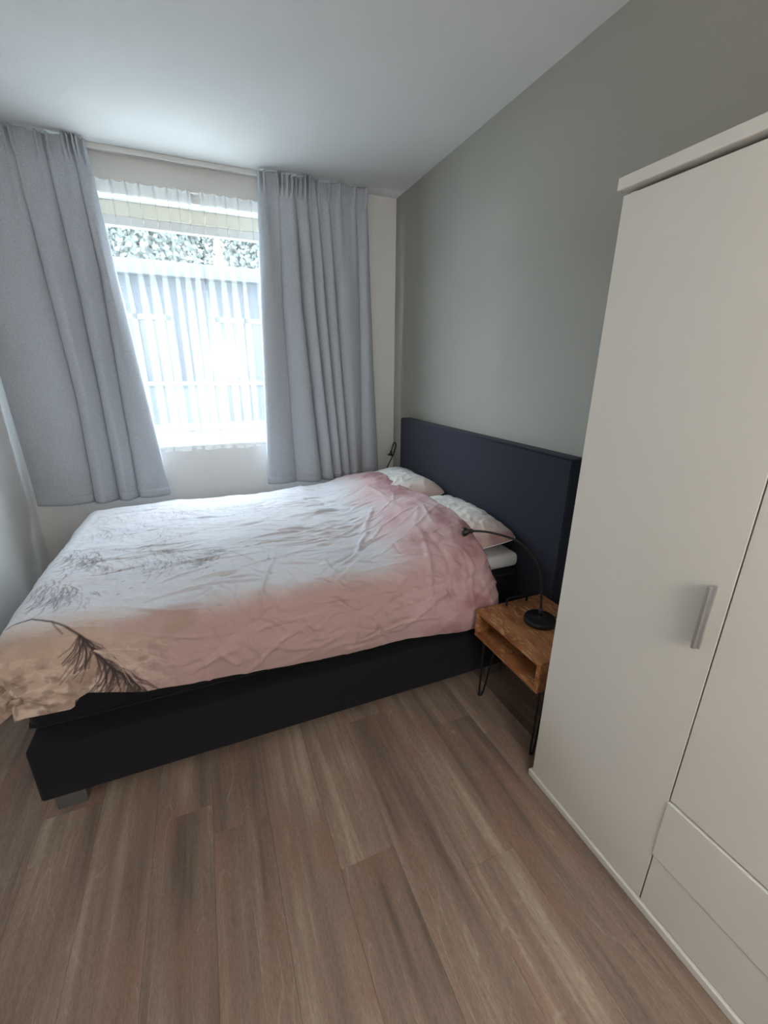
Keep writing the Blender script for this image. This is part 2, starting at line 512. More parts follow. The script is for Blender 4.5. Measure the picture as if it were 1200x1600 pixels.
# ------------------------------------------------------------------ curtain rails
cr = empty('curtain_rail', (-1.3, -0.075, H)); tag(cr, 'white curtain rail running along the ceiling above the window', 'curtain rail')
box('track', XL + 0.005, -0.275, -0.070, -0.040, H - 0.026, H, M['rail'], cr, 0.003)
box('track_groove_shade', XL + 0.005, -0.28, -0.058, -0.052, H - 0.0268, H - 0.0255, M['groove_shade'], cr)  # flat darker strip paints the shade of a groove that isn't cut
sr_ = empty('sheer_rail', (-1.35, -0.03, 2.455)); tag(sr_, 'thin white rail on the window wall carrying the sheer curtains', 'curtain rail')
box('track', -2.30, -0.42, -0.034, -0.012, 2.448, 2.462, M['rail'], sr_, 0.002)
for xx in (-2.1, -1.335, -0.6):
    box('bracket', xx - 0.012, xx + 0.012, -0.020, 0.0, 2.446, 2.472, M['rail'], sr_, 0.002)

# ------------------------------------------------------------------ grey curtains
def lerp_keys(zs, vals, z):
    return np.interp(z, zs[::-1], vals[::-1])

def curtain(name, label, zt, zb, zk, valleys, amps, fins, skew, seed):
    """valleys: rows (x at heights zk) of the fold valleys from left to right; between two valleys the cloth bellies into the room"""
    nv = 120
    z = np.concatenate([np.linspace(zt, zt - 0.16, 26), np.linspace(zt - 0.16, zb, nv - 25)[1:]])
    V = np.stack([np.interp(z, zk[::-1], v[::-1]) for v in valleys], 1)      # (nz, k)
    npan = 44
    cols = []
    for k in range(len(valleys) - 1):
        s = np.linspace(0, 1, npan + 1)
        if k: s = s[1:]
        for t in s: cols.append((k, t))
    P = np.zeros((len(cols), len(z), 3))
    drop = np.clip((zt - z) / (zt - zb), 0, 1)
    for i, (k, t) in enumerate(cols):
        xa, xb = V[:, k], V[:, k + 1]
        sk = skew[k]
        tt = t
        X = xa + (xb - xa) * tt
        grow = 0.30 + 0.70 * smooth01(0.02, 0.35, drop)
        belly = np.sin(math.pi * (t ** (math.log(0.5) / math.log(sk)))) ** 0.55
        Y = -0.088 - amps[k] * grow * belly
        # fold rolls over itself a little beside the deep valleys
        X = X + amps[k] * 0.35 * grow * np.sin(2 * math.pi * t) * (-1 if sk > 0.5 else 1) * 0.35
        P[i, :, 0] = X; P[i, :, 1] = Y; P[i, :, 2] = z
    # pinch pleats at the heading tape
    xs = P[:, :, 0]
    head = 1 - smooth01(0.055, 0.135, zt - z)
    pinch = np.exp(-((zt - z - 0.085) / 0.03) ** 2)
    for fx, fa in fins:
        fa = fa * 1.5
        d = (xs - fx)
        wd = 0.0062 * (1 + 0.5 * smooth01(0.0, 0.13, zt - z))
        P[:, :, 1] -= fa * head[None, :] * np.exp(-np.abs(d / wd[None, :]) ** 2.2)
        soft = smooth01(0.08, 0.16, zt - z) * (1 - smooth01(0.25, 0.7, zt - z))
        P[:, :, 1] -= fa * 0.35 * soft[None, :] * np.exp(-(d / 0.020) ** 2)
    # cloth softness
    nx = fbm(xs * 5 + 3, P[:, :, 2] * 1.4 + seed, seed, 3) - 0.5
    P[:, :, 1] -= nx * 0.016 * smooth01(0.05, 0.4, drop)[None, :]
    P[:, :, 2] += 0.006 * np.sin(xs * 31 + seed) * (drop[None, :] < 0.0005)       # scalloped top edge
    P[:, :, 2] += 0.010 * (fbm(xs * 4, xs * 0 + 2.2, seed + 3, 2) - 0.5) * smooth01(0.9, 1.0, drop)[None, :]
    P[:, :, 1] = np.minimum(P[:, :, 1], -0.076)
    root = empty(name, (float(V[-1].mean()), -0.1, zb))
    tag(root, label, 'curtain', 'grey blackout curtains at the window')
    c = grid_mesh('curtain_cloth', P, M['curtain'], root)
    sd = c.modifiers.new('thickness', 'SOLIDIFY'); sd.thickness = 0.003; sd.offset = 0
    # turned-up hem: a stitched band on the front of the lower edge
    j0 = int(np.searchsorted(-z, -(zb + 0.075)))
    Hm = P[:, j0:, :].copy(); Hm[:, :, 1] -= 0.0032
    h = grid_mesh('hem', Hm, M['curtain'], root)
    sd = h.modifiers.new('thickness', 'SOLIDIFY'); sd.thickness = 0.002; sd.offset = 0
    return root

zk = [2.585, 1.86, 0.64]
curtain('curtain', 'grey pleated curtain beside the grey wall, hanging right of the window', 2.594, 0.640, zk,
        [[-.972, -1.015, -1.062], [-.845, -.867, -.850], [-.750, -.742, -.655], [-.672, -.655, -.565], [-.612, -.580, -.497],
         [-.530, -.500, -.425], [-.340, -.322, -.320], [-.262, -.232, -.172]],
        [0.046, 0.074, 0.072, 0.066, 0.060, 0.052, 0.042],
        [(-.966, .02), (-.938, .026), (-.855, .026), (-.828, .022), (-.80, .03), (-.772, .03), (-.744, .032), (-.716, .03), (-.687, .03), (-.658, .03), (-.60, .034), (-.526, .026), (-.459, .026), (-.351, .026), (-.270, .026)],
        [0.42, 0.66, 0.68, 0.66, 0.62, 0.42, 0.5], 3)
zk = [2.585, 1.97, 1.27, 0.63]
curtain('curtain', 'grey pleated curtain hanging left of the window against the white side wall', 2.594, 0.628, zk,
        [[-2.500, -2.495, -2.480, -2.470], [-2.180, -2.160, -2.138, -2.160], [-2.040, -2.018, -2.015, -2.022], [-1.915, -1.895, -1.908, -1.912], [-1.855, -1.815, -1.764, -1.722]],
        [0.045, 0.080, 0.080, 0.050],
        [(-2.40, .026), (-2.30, .026), (-2.198, .026), (-2.17, .028), (-2.063, .03), (-2.048, .022), (-2.017, .026), (-1.949, .03), (-1.930, .026), (-1.905, .028), (-1.889, .024), (-1.860, .022)],
        [0.60, 0.36, 0.38, 0.40], 11)

# ------------------------------------------------------------------ sheer curtains
def sheer(name, label, pleats, x_end_l, x_end_r, zt, zb, seed):
    r = np.random.default_rng(seed)
    nz = 90
    z = np.concatenate([np.linspace(zt, zt - 0.14, 22), np.linspace(zt - 0.14, zb, nz - 21)[1:]])
    drop = (zt - z) / (zt - zb)
    path_t, path_b = [], []          # plan of the cloth at heading and at hem
    xs = [x_end_l] + list(pleats) + [x_end_r]
    path_t.append((x_end_l, 0.0)); path_b.append((x_end_l - (0.035 if x_end_l > -1.5 else 0.0), 0.012))
    for k, px in enumerate(pleats):
        wb = r.uniform(0.010, 0.030); sh = r.uniform(-0.012, 0.012); yb = r.uniform(0.014, 0.030)
        nxt = xs[k + 2]
        # before the fold
        path_t += [(px - 0.010, -0.002), (px + 0.004, -0.022), (px - 0.004, -0.024), (px + 0.010, -0.002)]
        path_b += [(px - wb * .8 + sh, -0.004), (px + wb + sh, -yb), (px - wb + sh, -yb - 0.012), (px + wb * .9 + sh, -0.006)]
        mid = (px + nxt) / 2
        path_t.append((mid, 0.006)); path_b.append((mid + sh * .5, 0.010))
    path_t.append((x_end_r, 0.0)); path_b.append((x_end_r + (0.045 if x_end_r < -1.0 else 0.0), -0.004))
    A = np.array([tuple(v) for v in catmull([(p[0], p[1], 0) for p in path_t], 5)])[:, :2]
    B = np.array([tuple(v) for v in catmull([(p[0], p[1], 0) for p in path_b], 5)])[:, :2]
    e = smooth01(0.06, 0.55, drop)
    P = np.zeros((len(A), len(z), 3))
    P[:, :, 0] = A[:, None, 0] * (1 - e) + B[:, None, 0] * e
    P[:, :, 1] = -0.040 + (A[:, None, 1] * (1 - e) + B[:, None, 1] * e)
    P[:, :, 2] = z[None, :]
    P[:, :, 2] += 0.004 * np.sin(P[:, :, 0] * 40 + seed) * smooth01(0.94, 1, drop)[None, :]
    P[:, :, 1] = np.clip(P[:, :, 1], -0.068, -0.016)
    root = empty(name, ((x_end_l + x_end_r) / 2, -0.04, zb))
    tag(root, label, 'sheer curtain', 'white sheer curtains over the window')
    grid_mesh('sheer_cloth', P, M['sheer'], root)
    # folded heading band behind the pleats
    Hd = P[:, :12, :].copy(); Hd[:, :, 1] += 0.003
    grid_mesh('heading_tape', Hd, M['heading'], root)
    return root

_pl_ = [-2.28 + 0.0725 * i for i in range(7)] + [-1.773, -1.701, -1.636, -1.559, -1.491, -1.434, -1.381]
sheer('sheer_curtain', 'white translucent pleated sheer covering the left half of the window', _pl_, -2.31, -1.362, 2.452, 0.915, 5)
_pr_ = [-1.298, -1.232, -1.169, -1.100, -1.020, -0.945, -0.872, -0.80, -0.727, -0.655, -0.58]
sheer('sheer_curtain', 'white translucent pleated sheer over the window half nearest the headboard', _pr_, -1.314, -0.50, 2.452, 0.915, 9)

# ------------------------------------------------------------------ bed
bed = empty('boxspring_bed', (-1.1, -1.14, 0)); tag(bed, 'charcoal upholstered boxspring bed with tall navy headboard against the grey wall', 'bed')
BX0, BX1, BY0, BY1 = -2.111, -0.092, -0.43, -1.843
hb = box('headboard', -0.086, -0.004, -1.985, -0.325, 0.06, 1.113, M['headboard'], bed, 0.010, 3)
tube('piping', [(-0.085, -0.335, 1.108), (-0.085, -1.975, 1.108)], 0.0028, M['headboard'], hb, 8).location = (0, 0, 0)
tube('piping', [(-0.085, -1.977, 0.07), (-0.085, -1.977, 1.104)], 0.0028, M['headboard'], hb, 8).location = (0, 0, 0)
tube('piping', [(-0.085, -0.333, 0.07), (-0.085, -0.333, 1.104)], 0.0028, M['headboard'], hb, 8).location = (0, 0, 0)
box('base', BX0, BX1, BY1, BY0, 0.054, 0.277, M['charcoal'], bed, 0.012, 3)
for lx in (-2.075, -0.30):
    for ly in (-1.838, -0.53):
        box('leg', lx, lx + 0.09, ly, ly + 0.09, 0.0, 0.056, M['leg_grey'], bed, 0.003)
for o in bed.children:
    if o.name.startswith('headboard'):
        o['label'] = 'navy fabric headboard'

mat_ = empty('mattress', (-1.1, -1.06, 0.277)); tag(mat_, 'charcoal mattress lying on the boxspring base, half hidden by the duvet', 'mattress')
MY0, MY1 = -0.355, -1.762
box('mattress_core', -2.118, -0.094, MY1, MY0, 0.2775, 0.532, M['charcoal'], mat_, 0.035, 4)
for zz in (0.303, 0.507):
    o = tube('piping', [(-2.114, MY0 - 0.03, zz), (-2.118, MY1 + 0.03, zz), (-2.112, MY1 + 0.008, zz), (-2.09, MY1, zz), (-0.12, MY1, zz)], 0.005, M['charcoal'], mat_, 8)
# topper in its fitted sheet
bm = bmesh.new()
box_into(bm, -2.10, -0.094, MY1 + 0.006, MY0 - 0.006, 0.5323, 0.606, 0.028, 4)
tp_ = link('mattress_topper', mesh_of(bm, 'mattress_topper'), M['sheet'], None, smooth=True)
tag(tp_, 'thin mattress topper in a white fitted sheet under the pillows', 'topper')

# ------------------------------------------------------------------ pillows
def pillow(name, label, cx, cy, cz, sx, sy, th, tilt, yaw, seed, pinkside):
    n, m = 72, 90
    u = np.linspace(-1, 1, n)[:, None] * np.ones((1, m)); v = np.ones((n, 1)) * np.linspace(-1, 1, m)[None, :]
    uu, vv = np.abs(u), np.abs(v)
    prof = np.clip((1 - uu ** 2.6), 0, 1) ** 0.55 * np.clip((1 - vv ** 2.8), 0, 1) ** 0.55
    # sides draw in between the corners
    px = u * sx / 2 * (1 - 0.07 * (1 - vv ** 2) * uu ** 3)
    py = v * sy / 2 * (1 - 0.06 * (1 - uu ** 2) * vv ** 3)
    cpull = 1 - 0.10 * uu ** 5 * vv ** 5
    px = px * cpull; py = py * cpull
    wr = (fbm(px * 9 + seed, py * 9, seed, 4) - 0.5) * 0.018 * np.clip(prof * 2, 0, 1)
    ridg = (1 - np.abs(fbm(px * 7 + py * 5, py * 12 - px * 6 + seed, seed + 5, 3) * 2 - 1)) ** 8 * 0.008 * np.clip(prof * 2, 0, 1)
    top = th * 0.76 * prof + wr + ridg
    bot = -th * 0.24 * prof
    ct, st = math.cos(tilt), math.sin(tilt); cy_, sy_ = math.cos(yaw), math.sin(yaw)
    def world(zz):
        x_ = px * ct - zz * st; z_ = px * st + zz * ct
        return np.stack([cx + x_ * cy_ - py * sy_, cy + x_ * sy_ + py * cy_, cz + z_], -1)
    Pt, Pb = world(top), world(bot)
    root = empty(name, (cx, cy, float(Pb[:, :, 2].min())))
    tag(root, label, 'pillow', 'pillows at the head of the bed')
    def colours(face):
        base = np.array([0.72, 0.70, 0.67]); pink = np.array([0.66, 0.50, 0.46]); mauve = np.array([0.34, 0.15, 0.16]); grey = np.array([0.50, 0.50, 0.50])
        f = fbm(px * 5, py * 5, seed + 9, 4)[..., None]
        c = base + 0 * f
        edge = smooth01(0.2, 1.0, -v)[..., None] * 0.85
        c = c * (1 - edge) + pink * edge
        g = (smooth01(0.60, 0.74, fbm(px * 16, py * 26, seed + 20, 4)) * smooth01(0.0, 0.6, u + 0.3) * 0.7)[..., None]
        c = c * (1 - g) + grey * g
        k = (smooth01(0.86, 0.96, -v) * smooth01(0.0, 0.4, f[..., 0] - 0.15))[..., None] * (1.0 if pinkside else 0.2)
        c = c * (1 - k) + mauve * k
        if face == 'b': c = pink * 0.9 + 0 * f
        return c.reshape(-1, 3)
    o = grid_mesh('pillow_top', Pt, M['pillowcase'], root); set_print(o.data, colours('t'))
    o2 = grid_mesh('pillow_underside', Pb, M['pillowcase'], root, flip=True); set_print(o2.data, colours('b'))
    # seam round the rim
    rim = [Pt[i, 0] for i in range(n)] + [Pt[-1, j] for j in range(1, m)] + [Pt[i, -1] for i in range(n - 2, -1, -1)] + [Pt[0, j] for j in range(m - 2, -1, -1)]
    s = tube('seam', [tuple(p) for p in rim[::2]], 0.0022, M['sheet'], root, 6)
    return root
pillow('pillow', 'crumpled white printed pillow by the window, far side of the bed', -0.335, -0.745, 0.676, 0.50, 0.66, 0.150, 0.22, 0.02, 2, False)
pillow('pillow', 'crumpled white and blush pillow beneath the gooseneck lamp, near side of the bed', -0.335, -1.415, 0.656, 0.50, 0.70, 0.150, 0.13, -0.03, 4, True)

# ------------------------------------------------------------------ duvet
def build_duvet():
    XE0, XE1 = -2.075, -0.372        # where the top starts to roll over (foot, head)
    YE0, YE1 = -0.46, -1.745         # far, near
    RF, RH, RN, RB = 0.085, 0.050, 0.095, 0.095
    a = np.concatenate([np.linspace(-2.305, -1.55, 250)[:-1], np.linspace(-1.55, -0.252, 200)])
    b = np.concatenate([np.linspace(-0.20, -1.2, 120)[:-1], np.linspace(-1.2, -2.13, 270)])
    A, B = np.meshgrid(a, b, indexing='ij')
    # hem length on the near side varies along the bed
    hem = np.interp(A, [-2.375, -1.985, -1.955, -1.90, -1.74, -1.13, -0.39, -0.2], [0.255, 0.278, 0.282, 0.260, 0.318, 0.380, 0.405, 0.395])
    hem = np.where(A > -1.94, hem, hem + 0.02)
    hem = hem + 0.010 * (fbm(A * 3, A * 0 + 1.3, 31, 3) - 0.5)
    over = np.clip(YE1 - B, 0, None)
    over = over * hem / (2.13 + YE1)
    da = np.where(A < XE0, XE0 - A, np.where(A > XE1, A - XE1, 0.0)); sa = np.where(A < XE0, -1.0, np.where(A > XE1, 1.0, 0.0))
    db = np.where(B < YE1, over, np.where(B > YE0, B - YE0, 0.0)); sb = np.where(B < YE1, -1.0, np.where(B > YE0, 1.0, 0.0))
    p = 3.2
    d = (da ** p + db ** p) ** (1 / p)
    hyp = np.sqrt(da ** 2 + db ** 2) + 1e-9
    na, nb = da / hyp, db / hyp
    Ra = np.where(sa > 0, RH, RF); Rb = np.where(sb < 0, RN, RB)
    R = (Ra * na ** 2 + Rb * nb ** 2) + 1e-6
    ang = np.clip(d / R, 0, math.pi / 2)
    rest = np.clip(d - R * math.pi / 2, 0, None)
    out = R * np.sin(ang)
    drop = R * (1 - np.cos(ang)) + rest
    # the side bulges out a little below the rim and comes back in
    out = out + 0.020 * np.sin(np.clip(rest / 0.26, 0, 1) * math.pi) * (sb < 0)
    flare = smooth01(-0.80, -0.42, A) * (sb < 0)
    out = out + 0.034 * flare * np.sin(np.clip(rest / 0.30, 0, 1) * math.pi * 0.75)
    # corner bunching at the foot
    th = np.arctan2(nb, na)
    cornr = np.clip(np.minimum(da, db) / 0.12, 0, 1) * (sa < 0)
    out = out + cornr * 0.030 * np.sin(th * 9.0 + 0.6) * np.clip(rest / 0.1, 0, 1)
    X = np.clip(A, XE0, XE1) + sa * na * out
    Y = np.clip(B, YE1, YE0) + sb * nb * out
    X = X + 0.035 * flare * smooth01(-0.60, -0.30, A) * np.clip(rest / 0.20, 0, 1)
    # height of the upper face
    crown = 0.012 * np.cos(np.clip((Y + 1.10) / 0.80, -1, 1) * math.pi / 2)
    Z = 0.680 + crown + 0.018 * (fbm(A * 2.2 + 3, B * 2.2, 3, 3) - 0.5) * 2
    # pillows underneath lift the head end
    lift = smooth01(-0.86, -0.40, X)
    two = 0.70 + 0.30 * np.exp(-((Y + 0.75) / 0.26) ** 2) + 0.22 * np.exp(-((Y + 1.38) / 0.24) ** 2)
    ends = smooth01(-1.86, -1.62, Y) * (1 - smooth01(-0.62, -0.30, Y) * 0.15)
    Z = Z + lift * two * ends * 0.104
    Z = Z - 0.02 * smooth01(-1.2, -2.1, A)
    Z = Z - drop
    Xs, Ys, Zs = X.copy(), Y.copy(), Z.copy()
    # surface normal (approximate) for wrinkles
    P = np.stack([X, Y, Z], -1)
    du = np.gradient(P, axis=0); dv = np.gradient(P, axis=1)
    nrm = np.cross(dv, du); nrm /= (np.linalg.norm(nrm, axis=-1, keepdims=True) + 1e-9)
    if nrm[A.shape[0] // 2, A.shape[1] // 3, 2] < 0: nrm = -nrm
    # unfolded coordinates used for creases and for the print
    U = A; V_ = np.where(B < YE1, YE1 - over, B)
    disp = np.zeros_like(A)
    def crease(x1, y1, x2, y2, h, w):
        nonlocal disp
        dx, dy = x2 - x1, y2 - y1
        L2 = dx * dx + dy * dy
        t = ((U - x1) * dx + (V_ - y1) * dy) / L2
        wig = 0.05 * math.sqrt(L2) * np.sin(t * 5 + x1 * 40)
        dd = np.abs((U - x1) * dy - (V_ - y1) * dx + 0 * wig) / math.sqrt(L2)
        dd = np.abs(dd * np.sign((U - x1) * dy - (V_ - y1) * dx) + wig)
        tap = np.clip(np.sin(np.clip(t, 0, 1) * math.pi), 0, 1) ** 0.7
        disp += h * tap * np.exp(-(dd / w) ** 2)
    r = np.random.default_rng(21)
    # long shallow pulls along the bed
    for _ in range(95):
        x_ = r.uniform(-2.05, -0.6); y_ = r.uniform(-1.75, -0.45); L_ = r.uniform(0.15, 0.55); an = r.normal(0.05, 0.22)
        crease(x_, y_, x_ + L_ * math.cos(an), y_ + L_ * math.sin(an), r.choice([-1, 1]) * r.uniform(0.002, 0.007), r.uniform(0.005, 0.010))
    # pulls that fan out from the pillow lump
    for _ in range(52):
        y_ = r.uniform(-1.75, -0.45); x_ = r.uniform(-1.0, -0.55); an = math.pi + (y_ + 1.3) * -0.6 + r.normal(0, 0.25); L_ = r.uniform(0.12, 0.4)
        crease(x_, y_, x_ + L_ * math.cos(an), y_ + L_ * math.sin(an), r.uniform(0.003, 0.009), r.uniform(0.006, 0.013))
    # near rim: short diagonal puckers
    for _ in range(95):
        x_ = r.uniform(-1.6, -0.45); y_ = r.uniform(-1.98, -1.60); an = r.normal(-0.75, 0.45); L_ = r.uniform(0.06, 0.20)
        crease(x_, y_, x_ + L_ * math.cos(an), y_ + L_ * math.sin(an), r.choice([-1, 1]) * r.uniform(0.003, 0.009), r.uniform(0.005, 0.011))
    # hanging side: long slanting drapes
    for _ in range(34):
        x_ = r.uniform(-1.7, -0.4); y_ = r.uniform(-2.10, -1.86); an = r.normal(0.22, 0.22); L_ = r.uniform(0.12, 0.42)
        crease(x_, y_, x_ + L_ * math.cos(an), y_ + L_ * math.sin(an), r.choice([-1, 1]) * r.uniform(0.003, 0.007), r.uniform(0.007, 0.014))
    # head edge: gathers parallel to the hem
    for _ in range(22):
        y_ = r.uniform(-1.9, -0.5); x_ = r.uniform(-0.56, -0.33); an = -math.pi / 2 + r.normal(0.0, 0.28); L_ = r.uniform(0.15, 0.4)
        crease(x_, y_, x_ + L_ * math.cos(an), y_ + L_ * math.sin(an), r.uniform(0.003, 0.008), r.uniform(0.008, 0.015))
    # packing folds
    crease(-1.27, -1.28, -1.36, -2.02, 0.006, 0.006); crease(-1.245, -1.33, -1.325, -2.00, 0.006, 0.006)
    crease(-2.0, -1.80, -1.1, -1.93, 0.004, 0.006)
    # the strong fold on the near shoulder by the pillow
    crease(-1.02, -1.73, -0.74, -1.42, 0.012, 0.010); crease(-0.78, -1.47, -0.66, -1.16, 0.010, 0.012); crease(-1.08, -1.78, -0.80, -1.50, -0.008, 0.012)
    crease(-0.60, -1.55, -0.62, -2.02, 0.012, 0.013); crease(-0.53, -1.55, -0.56, -1.9, -0.008, 0.012)
    # foot corner: turned tuck
    crease(-2.30, -1.83, -2.02, -2.03, -0.030, 0.020); crease(-2.26, -1.79, -2.05, -1.93, 0.018, 0.016); crease(-2.02, -1.98, -1.93, -2.00, -0.016, 0.012)
    # tiny crumple
    disp += 0.0060 * (fbm(U * 20, V_ * 26, 60, 4) - 0.5)
    disp += 0.012 * (fbm(U * 5, V_ * 7, 71, 3) - 0.5)
    P = P + nrm * disp[..., None]
    o = grid_mesh('duvet', P, M['duvet'], None, flip=True)
    # ---- print --------------------------------------------------------------
    n1 = fbm(U * 3.0, V_ * 3.0, 80, 4); n2 = fbm(U * 9, V_ * 9, 90, 4)
    white = np.array([0.56, 0.555, 0.59]); peach = np.array([0.46, 0.325, 0.312]); blush = np.array([0.56, 0.38, 0.39]); mauve = np.array([0.30, 0.125, 0.135]); tan = np.array([0.50, 0.375, 0.30])
    C = np.ones(A.shape + (3,)) * white
    def mix(col, f):
        nonlocal C
        f = np.clip(f, 0, 1)[..., None]
        C = C * (1 - f) + col * f
    mix(np.array([0.60, 0.55, 0.57]), smooth01(0.40, 0.75, n1) * 0.45)
    mix(peach, smooth01(-1.765, -1.845, V_ + (n1 - 0.5) * 0.10))
    hd = smooth01(-0.78, -0.46, U + (n1 - 0.5) * 0.45 + 0.10 * smooth01(-1.5, -1.9, V_))
    mix(blush, hd * 0.95)
    mix(mauve, smooth01(0.50, 0.76, n2 * 0.55 + n1 * 0.45 + 0.14 * smooth01(-0.60, -0.36, U) ) * smooth01(-0.74, -0.50, U) * 0.75)
    ft = smooth01(-1.72, -1.90, U + (n1 - .5) * .2) * smooth01(-1.62, -1.78, V_)
    mix(tan, ft * 0.85)
    # feathery seed heads printed in tan at the near foot corner
    fth = fbm(U * 26 + V_ * 8, V_ * 40, 95, 4)
    mix(np.array([0.25, 0.165, 0.13]), smooth01(0.52, 0.70, fth) * smooth01(-1.70, -1.95, U + V_ * 0.0) * smooth01(-1.83, -1.92, V_) * 0.75)
    mix(np.array([0.70, 0.58, 0.48]), smooth01(0.55, 0.72, fbm(U * 22, V_ * 34 + 7, 99, 3)) * smooth01(-1.66, -1.9, U) * smooth01(-1.80, -1.90, V_) * 0.6)
    mix(np.array([0.36, 0.26, 0.21]), smooth01(0.45, 0.75, fbm(U * 5 + 9, V_ * 9, 97, 3)) * smooth01(-1.35, -1.6, U) * smooth01(-1.74, -1.80, V_) * (1 - smooth01(-1.88, -1.96, V_)) * 0.55)
    web = (1 - np.abs(fbm(U * 17 + V_ * 6, V_ * 24, 101, 3) * 2 - 1)) ** 7
    fz = smooth01(-1.62, -1.82, U + (n1 - .5) * .15) * smooth01(-1.84, -1.92, V_)
    mix(np.array([0.66, 0.55, 0.47]), web * fz * 0.75)
    mix(np.array([0.24, 0.16, 0.125]), smooth01(0.50, 0.66, fbm(U * 30, V_ * 34 + 5, 105, 3)) * fz * 0.55)
    dark = np.array([0.055, 0.040, 0.038])
    def stroke(pts, w0, w1, alpha, col=dark):
        nonlocal C
        pts = np.array(pts)
        mn, mx = pts.min(0) - 0.02, pts.max(0) + 0.02
        ia = np.where((a >= mn[0]) & (a <= mx[0]))[0]
        if len(ia) == 0: return
        sl = slice(ia[0], ia[-1] + 1)
        uu, vv = U[sl], V_[sl]
        best = np.full(uu.shape, 9.0)
        L = len(pts) - 1
        for i in range(L):
            p0, p1 = pts[i], pts[i + 1]
            dx = p1 - p0; l2 = (dx ** 2).sum() + 1e-12
            t = np.clip(((uu - p0[0]) * dx[0] + (vv - p0[1]) * dx[1]) / l2, 0, 1)
            dd = np.hypot(uu - p0[0] - t * dx[0], vv - p0[1] - t * dx[1])
            w_ = w0 + (w1 - w0) * (i + t) / L
            best = np.minimum(best, dd / w_)
        f = np.clip(1.5 - best, 0, 1)[..., None] * alpha
        C[sl] = C[sl] * (1 - f) + col * f
    def spray(px, py, ang, ln, n, spread, alpha, rs, w=0.0028, col=dark):
        """a drooping seed head: fine, nearly parallel bristles that arch away from a short axis"""
        ca, sa_ = math.cos(ang), math.sin(ang)
        for k in range(n):
            s = rs.uniform(-0.1, 0.8); o_ = rs.normal(0, 0.17) * ln
            bx, by = px + ca * ln * s - sa_ * o_, py + sa_ * ln * s + ca * o_
            a_ = ang - 0.5 + rs.normal(0, spread) + o_ / ln * 1.2; l_ = ln * rs.uniform(0.16, 0.36)
            cv = rs.normal(-0.7, 0.25)
            q = [(bx, by)]
            for t in range(3):
                q.append((q[-1][0] + math.cos(a_ + cv * t / 2) * l_ / 3, q[-1][1] + math.sin(a_ + cv * t / 2) * l_ / 3))
            stroke(q, w, w * 0.6, alpha * rs.uniform(0.4, 1.0), col)
    rs = np.random.default_rng(5)
    # main dark plume bending over the near rim
    stem = [(-2.12, -1.695), (-2.05, -1.685), (-1.99, -1.715), (-1.94, -1.765), (-1.89, -1.815), (-1.86, -1.865), (-1.825, -1.93), (-1.785, -1.98), (-1.74, -2.06)]
    stroke(stem, 0.0040, 0.0030, 0.95)
    stroke([(-1.99, -1.715), (-1.97, -1.755), (-1.945, -1.79)], 0.0028, 0.002, 0.7)
    for k in range(105):
        s = rs.uniform(0.40, 1.0) ** 0.8 * (len(stem) - 1); i = min(int(s), len(stem) - 2); t = s - i
        bx = stem[i][0] * (1 - t) + stem[i + 1][0] * t; by = stem[i][1] * (1 - t) + stem[i + 1][1] * t
        a_ = -math.pi / 2 + rs.uniform(-0.75, 0.95); l_ = rs.uniform(0.06, 0.15)
        q = [(bx, by), (bx + math.cos(a_) * l_ * .5, by + math.sin(a_) * l_ * .5), (bx + math.cos(a_ - .2) * l_, by + math.sin(a_ - .2) * l_)]
        stroke(q, 0.0026, 0.0018, rs.uniform(0.45, 0.9))
    for k in range(12):
        bx, by = stem[5]; a_ = rs.uniform(-0.9, -0.15); l_ = rs.uniform(0.10, 0.24)
        stroke([(bx, by), (bx + math.cos(a_) * l_ * .5, by + math.sin(a_) * l_ * .5), (bx + math.cos(a_ - .25) * l_, by + math.sin(a_ - .25) * l_)], 0.0019, 0.0014, rs.uniform(0.25, 0.5), np.array([0.62, 0.50, 0.43]))
    # paler seed heads over the foot end
    greyb = np.array([0.16, 0.14, 0.15])
    for (hx, hy, an, ln, n_, al) in [(-2.06, -1.16, -0.9, 0.22, 60, .75), (-2.00, -1.28, -0.6, 0.20, 40, .6), (-2.10, -1.45, -0.9, 0.22, 60, .7), (-2.00, -1.55, -0.5, 0.16, 34, .45), (-1.74, -1.36, -0.6, 0.20, 44, .5), (-1.80, -1.28, -0.2, 0.25, 40, .35),
                                     (-1.45, -1.40, -2.3, 0.17, 46, .75), (-1.62, -1.42, -2.5, 0.16, 26, .28), (-2.02, -0.85, -0.4, 0.30, 44, .40), (-1.85, -0.66, -0.2, 0.34, 44, .35), (-1.55, -0.70, -0.1, 0.36, 40, .28), (-1.72, -1.02, -1.0, 0.20, 30, .28), (-2.05, -0.62, -0.5, .25, 34, .35), (-1.35, -0.80, -0.3, .3, 26, .2)]:
        spray(hx, hy, an, ln, int(n_ * 1.3), 0.28, al, rs, 0.0027, greyb)
    for q in ([(-2.12, -1.10), (-1.98, -1.13), (-1.85, -1.20), (-1.78, -1.26)], [(-1.95, -1.30), (-1.75, -1.22), (-1.55, -1.08), (-1.50, -1.05)], [(-1.85, -1.0), (-1.65, -0.98), (-1.45, -0.93)], [(-1.9, -0.62), (-1.7, -0.72), (-1.4, -0.78)], [(-1.52, -1.36), (-1.40, -1.44), (-1.33, -1.55)]):
        stroke(q, 0.0028, 0.0022, 0.55, greyb)
    for k in range(26):
        sx_, sy_ = rs.uniform(-2.05, -1.4), rs.uniform(-1.62, -1.25)
        stroke([(sx_, sy_), (sx_ + 0.006, sy_ + 0.003)], 0.0035, 0.003, 0.6, greyb)
    set_print(o.data, C.reshape(-1, 3))
    sd = o.modifiers.new('filling', 'SOLIDIFY'); sd.thickness = 0.022; sd.offset = -1
    tag(o, 'rumpled white and pink duvet printed with dark grass plumes, spread over the bed', 'duvet')
    return o
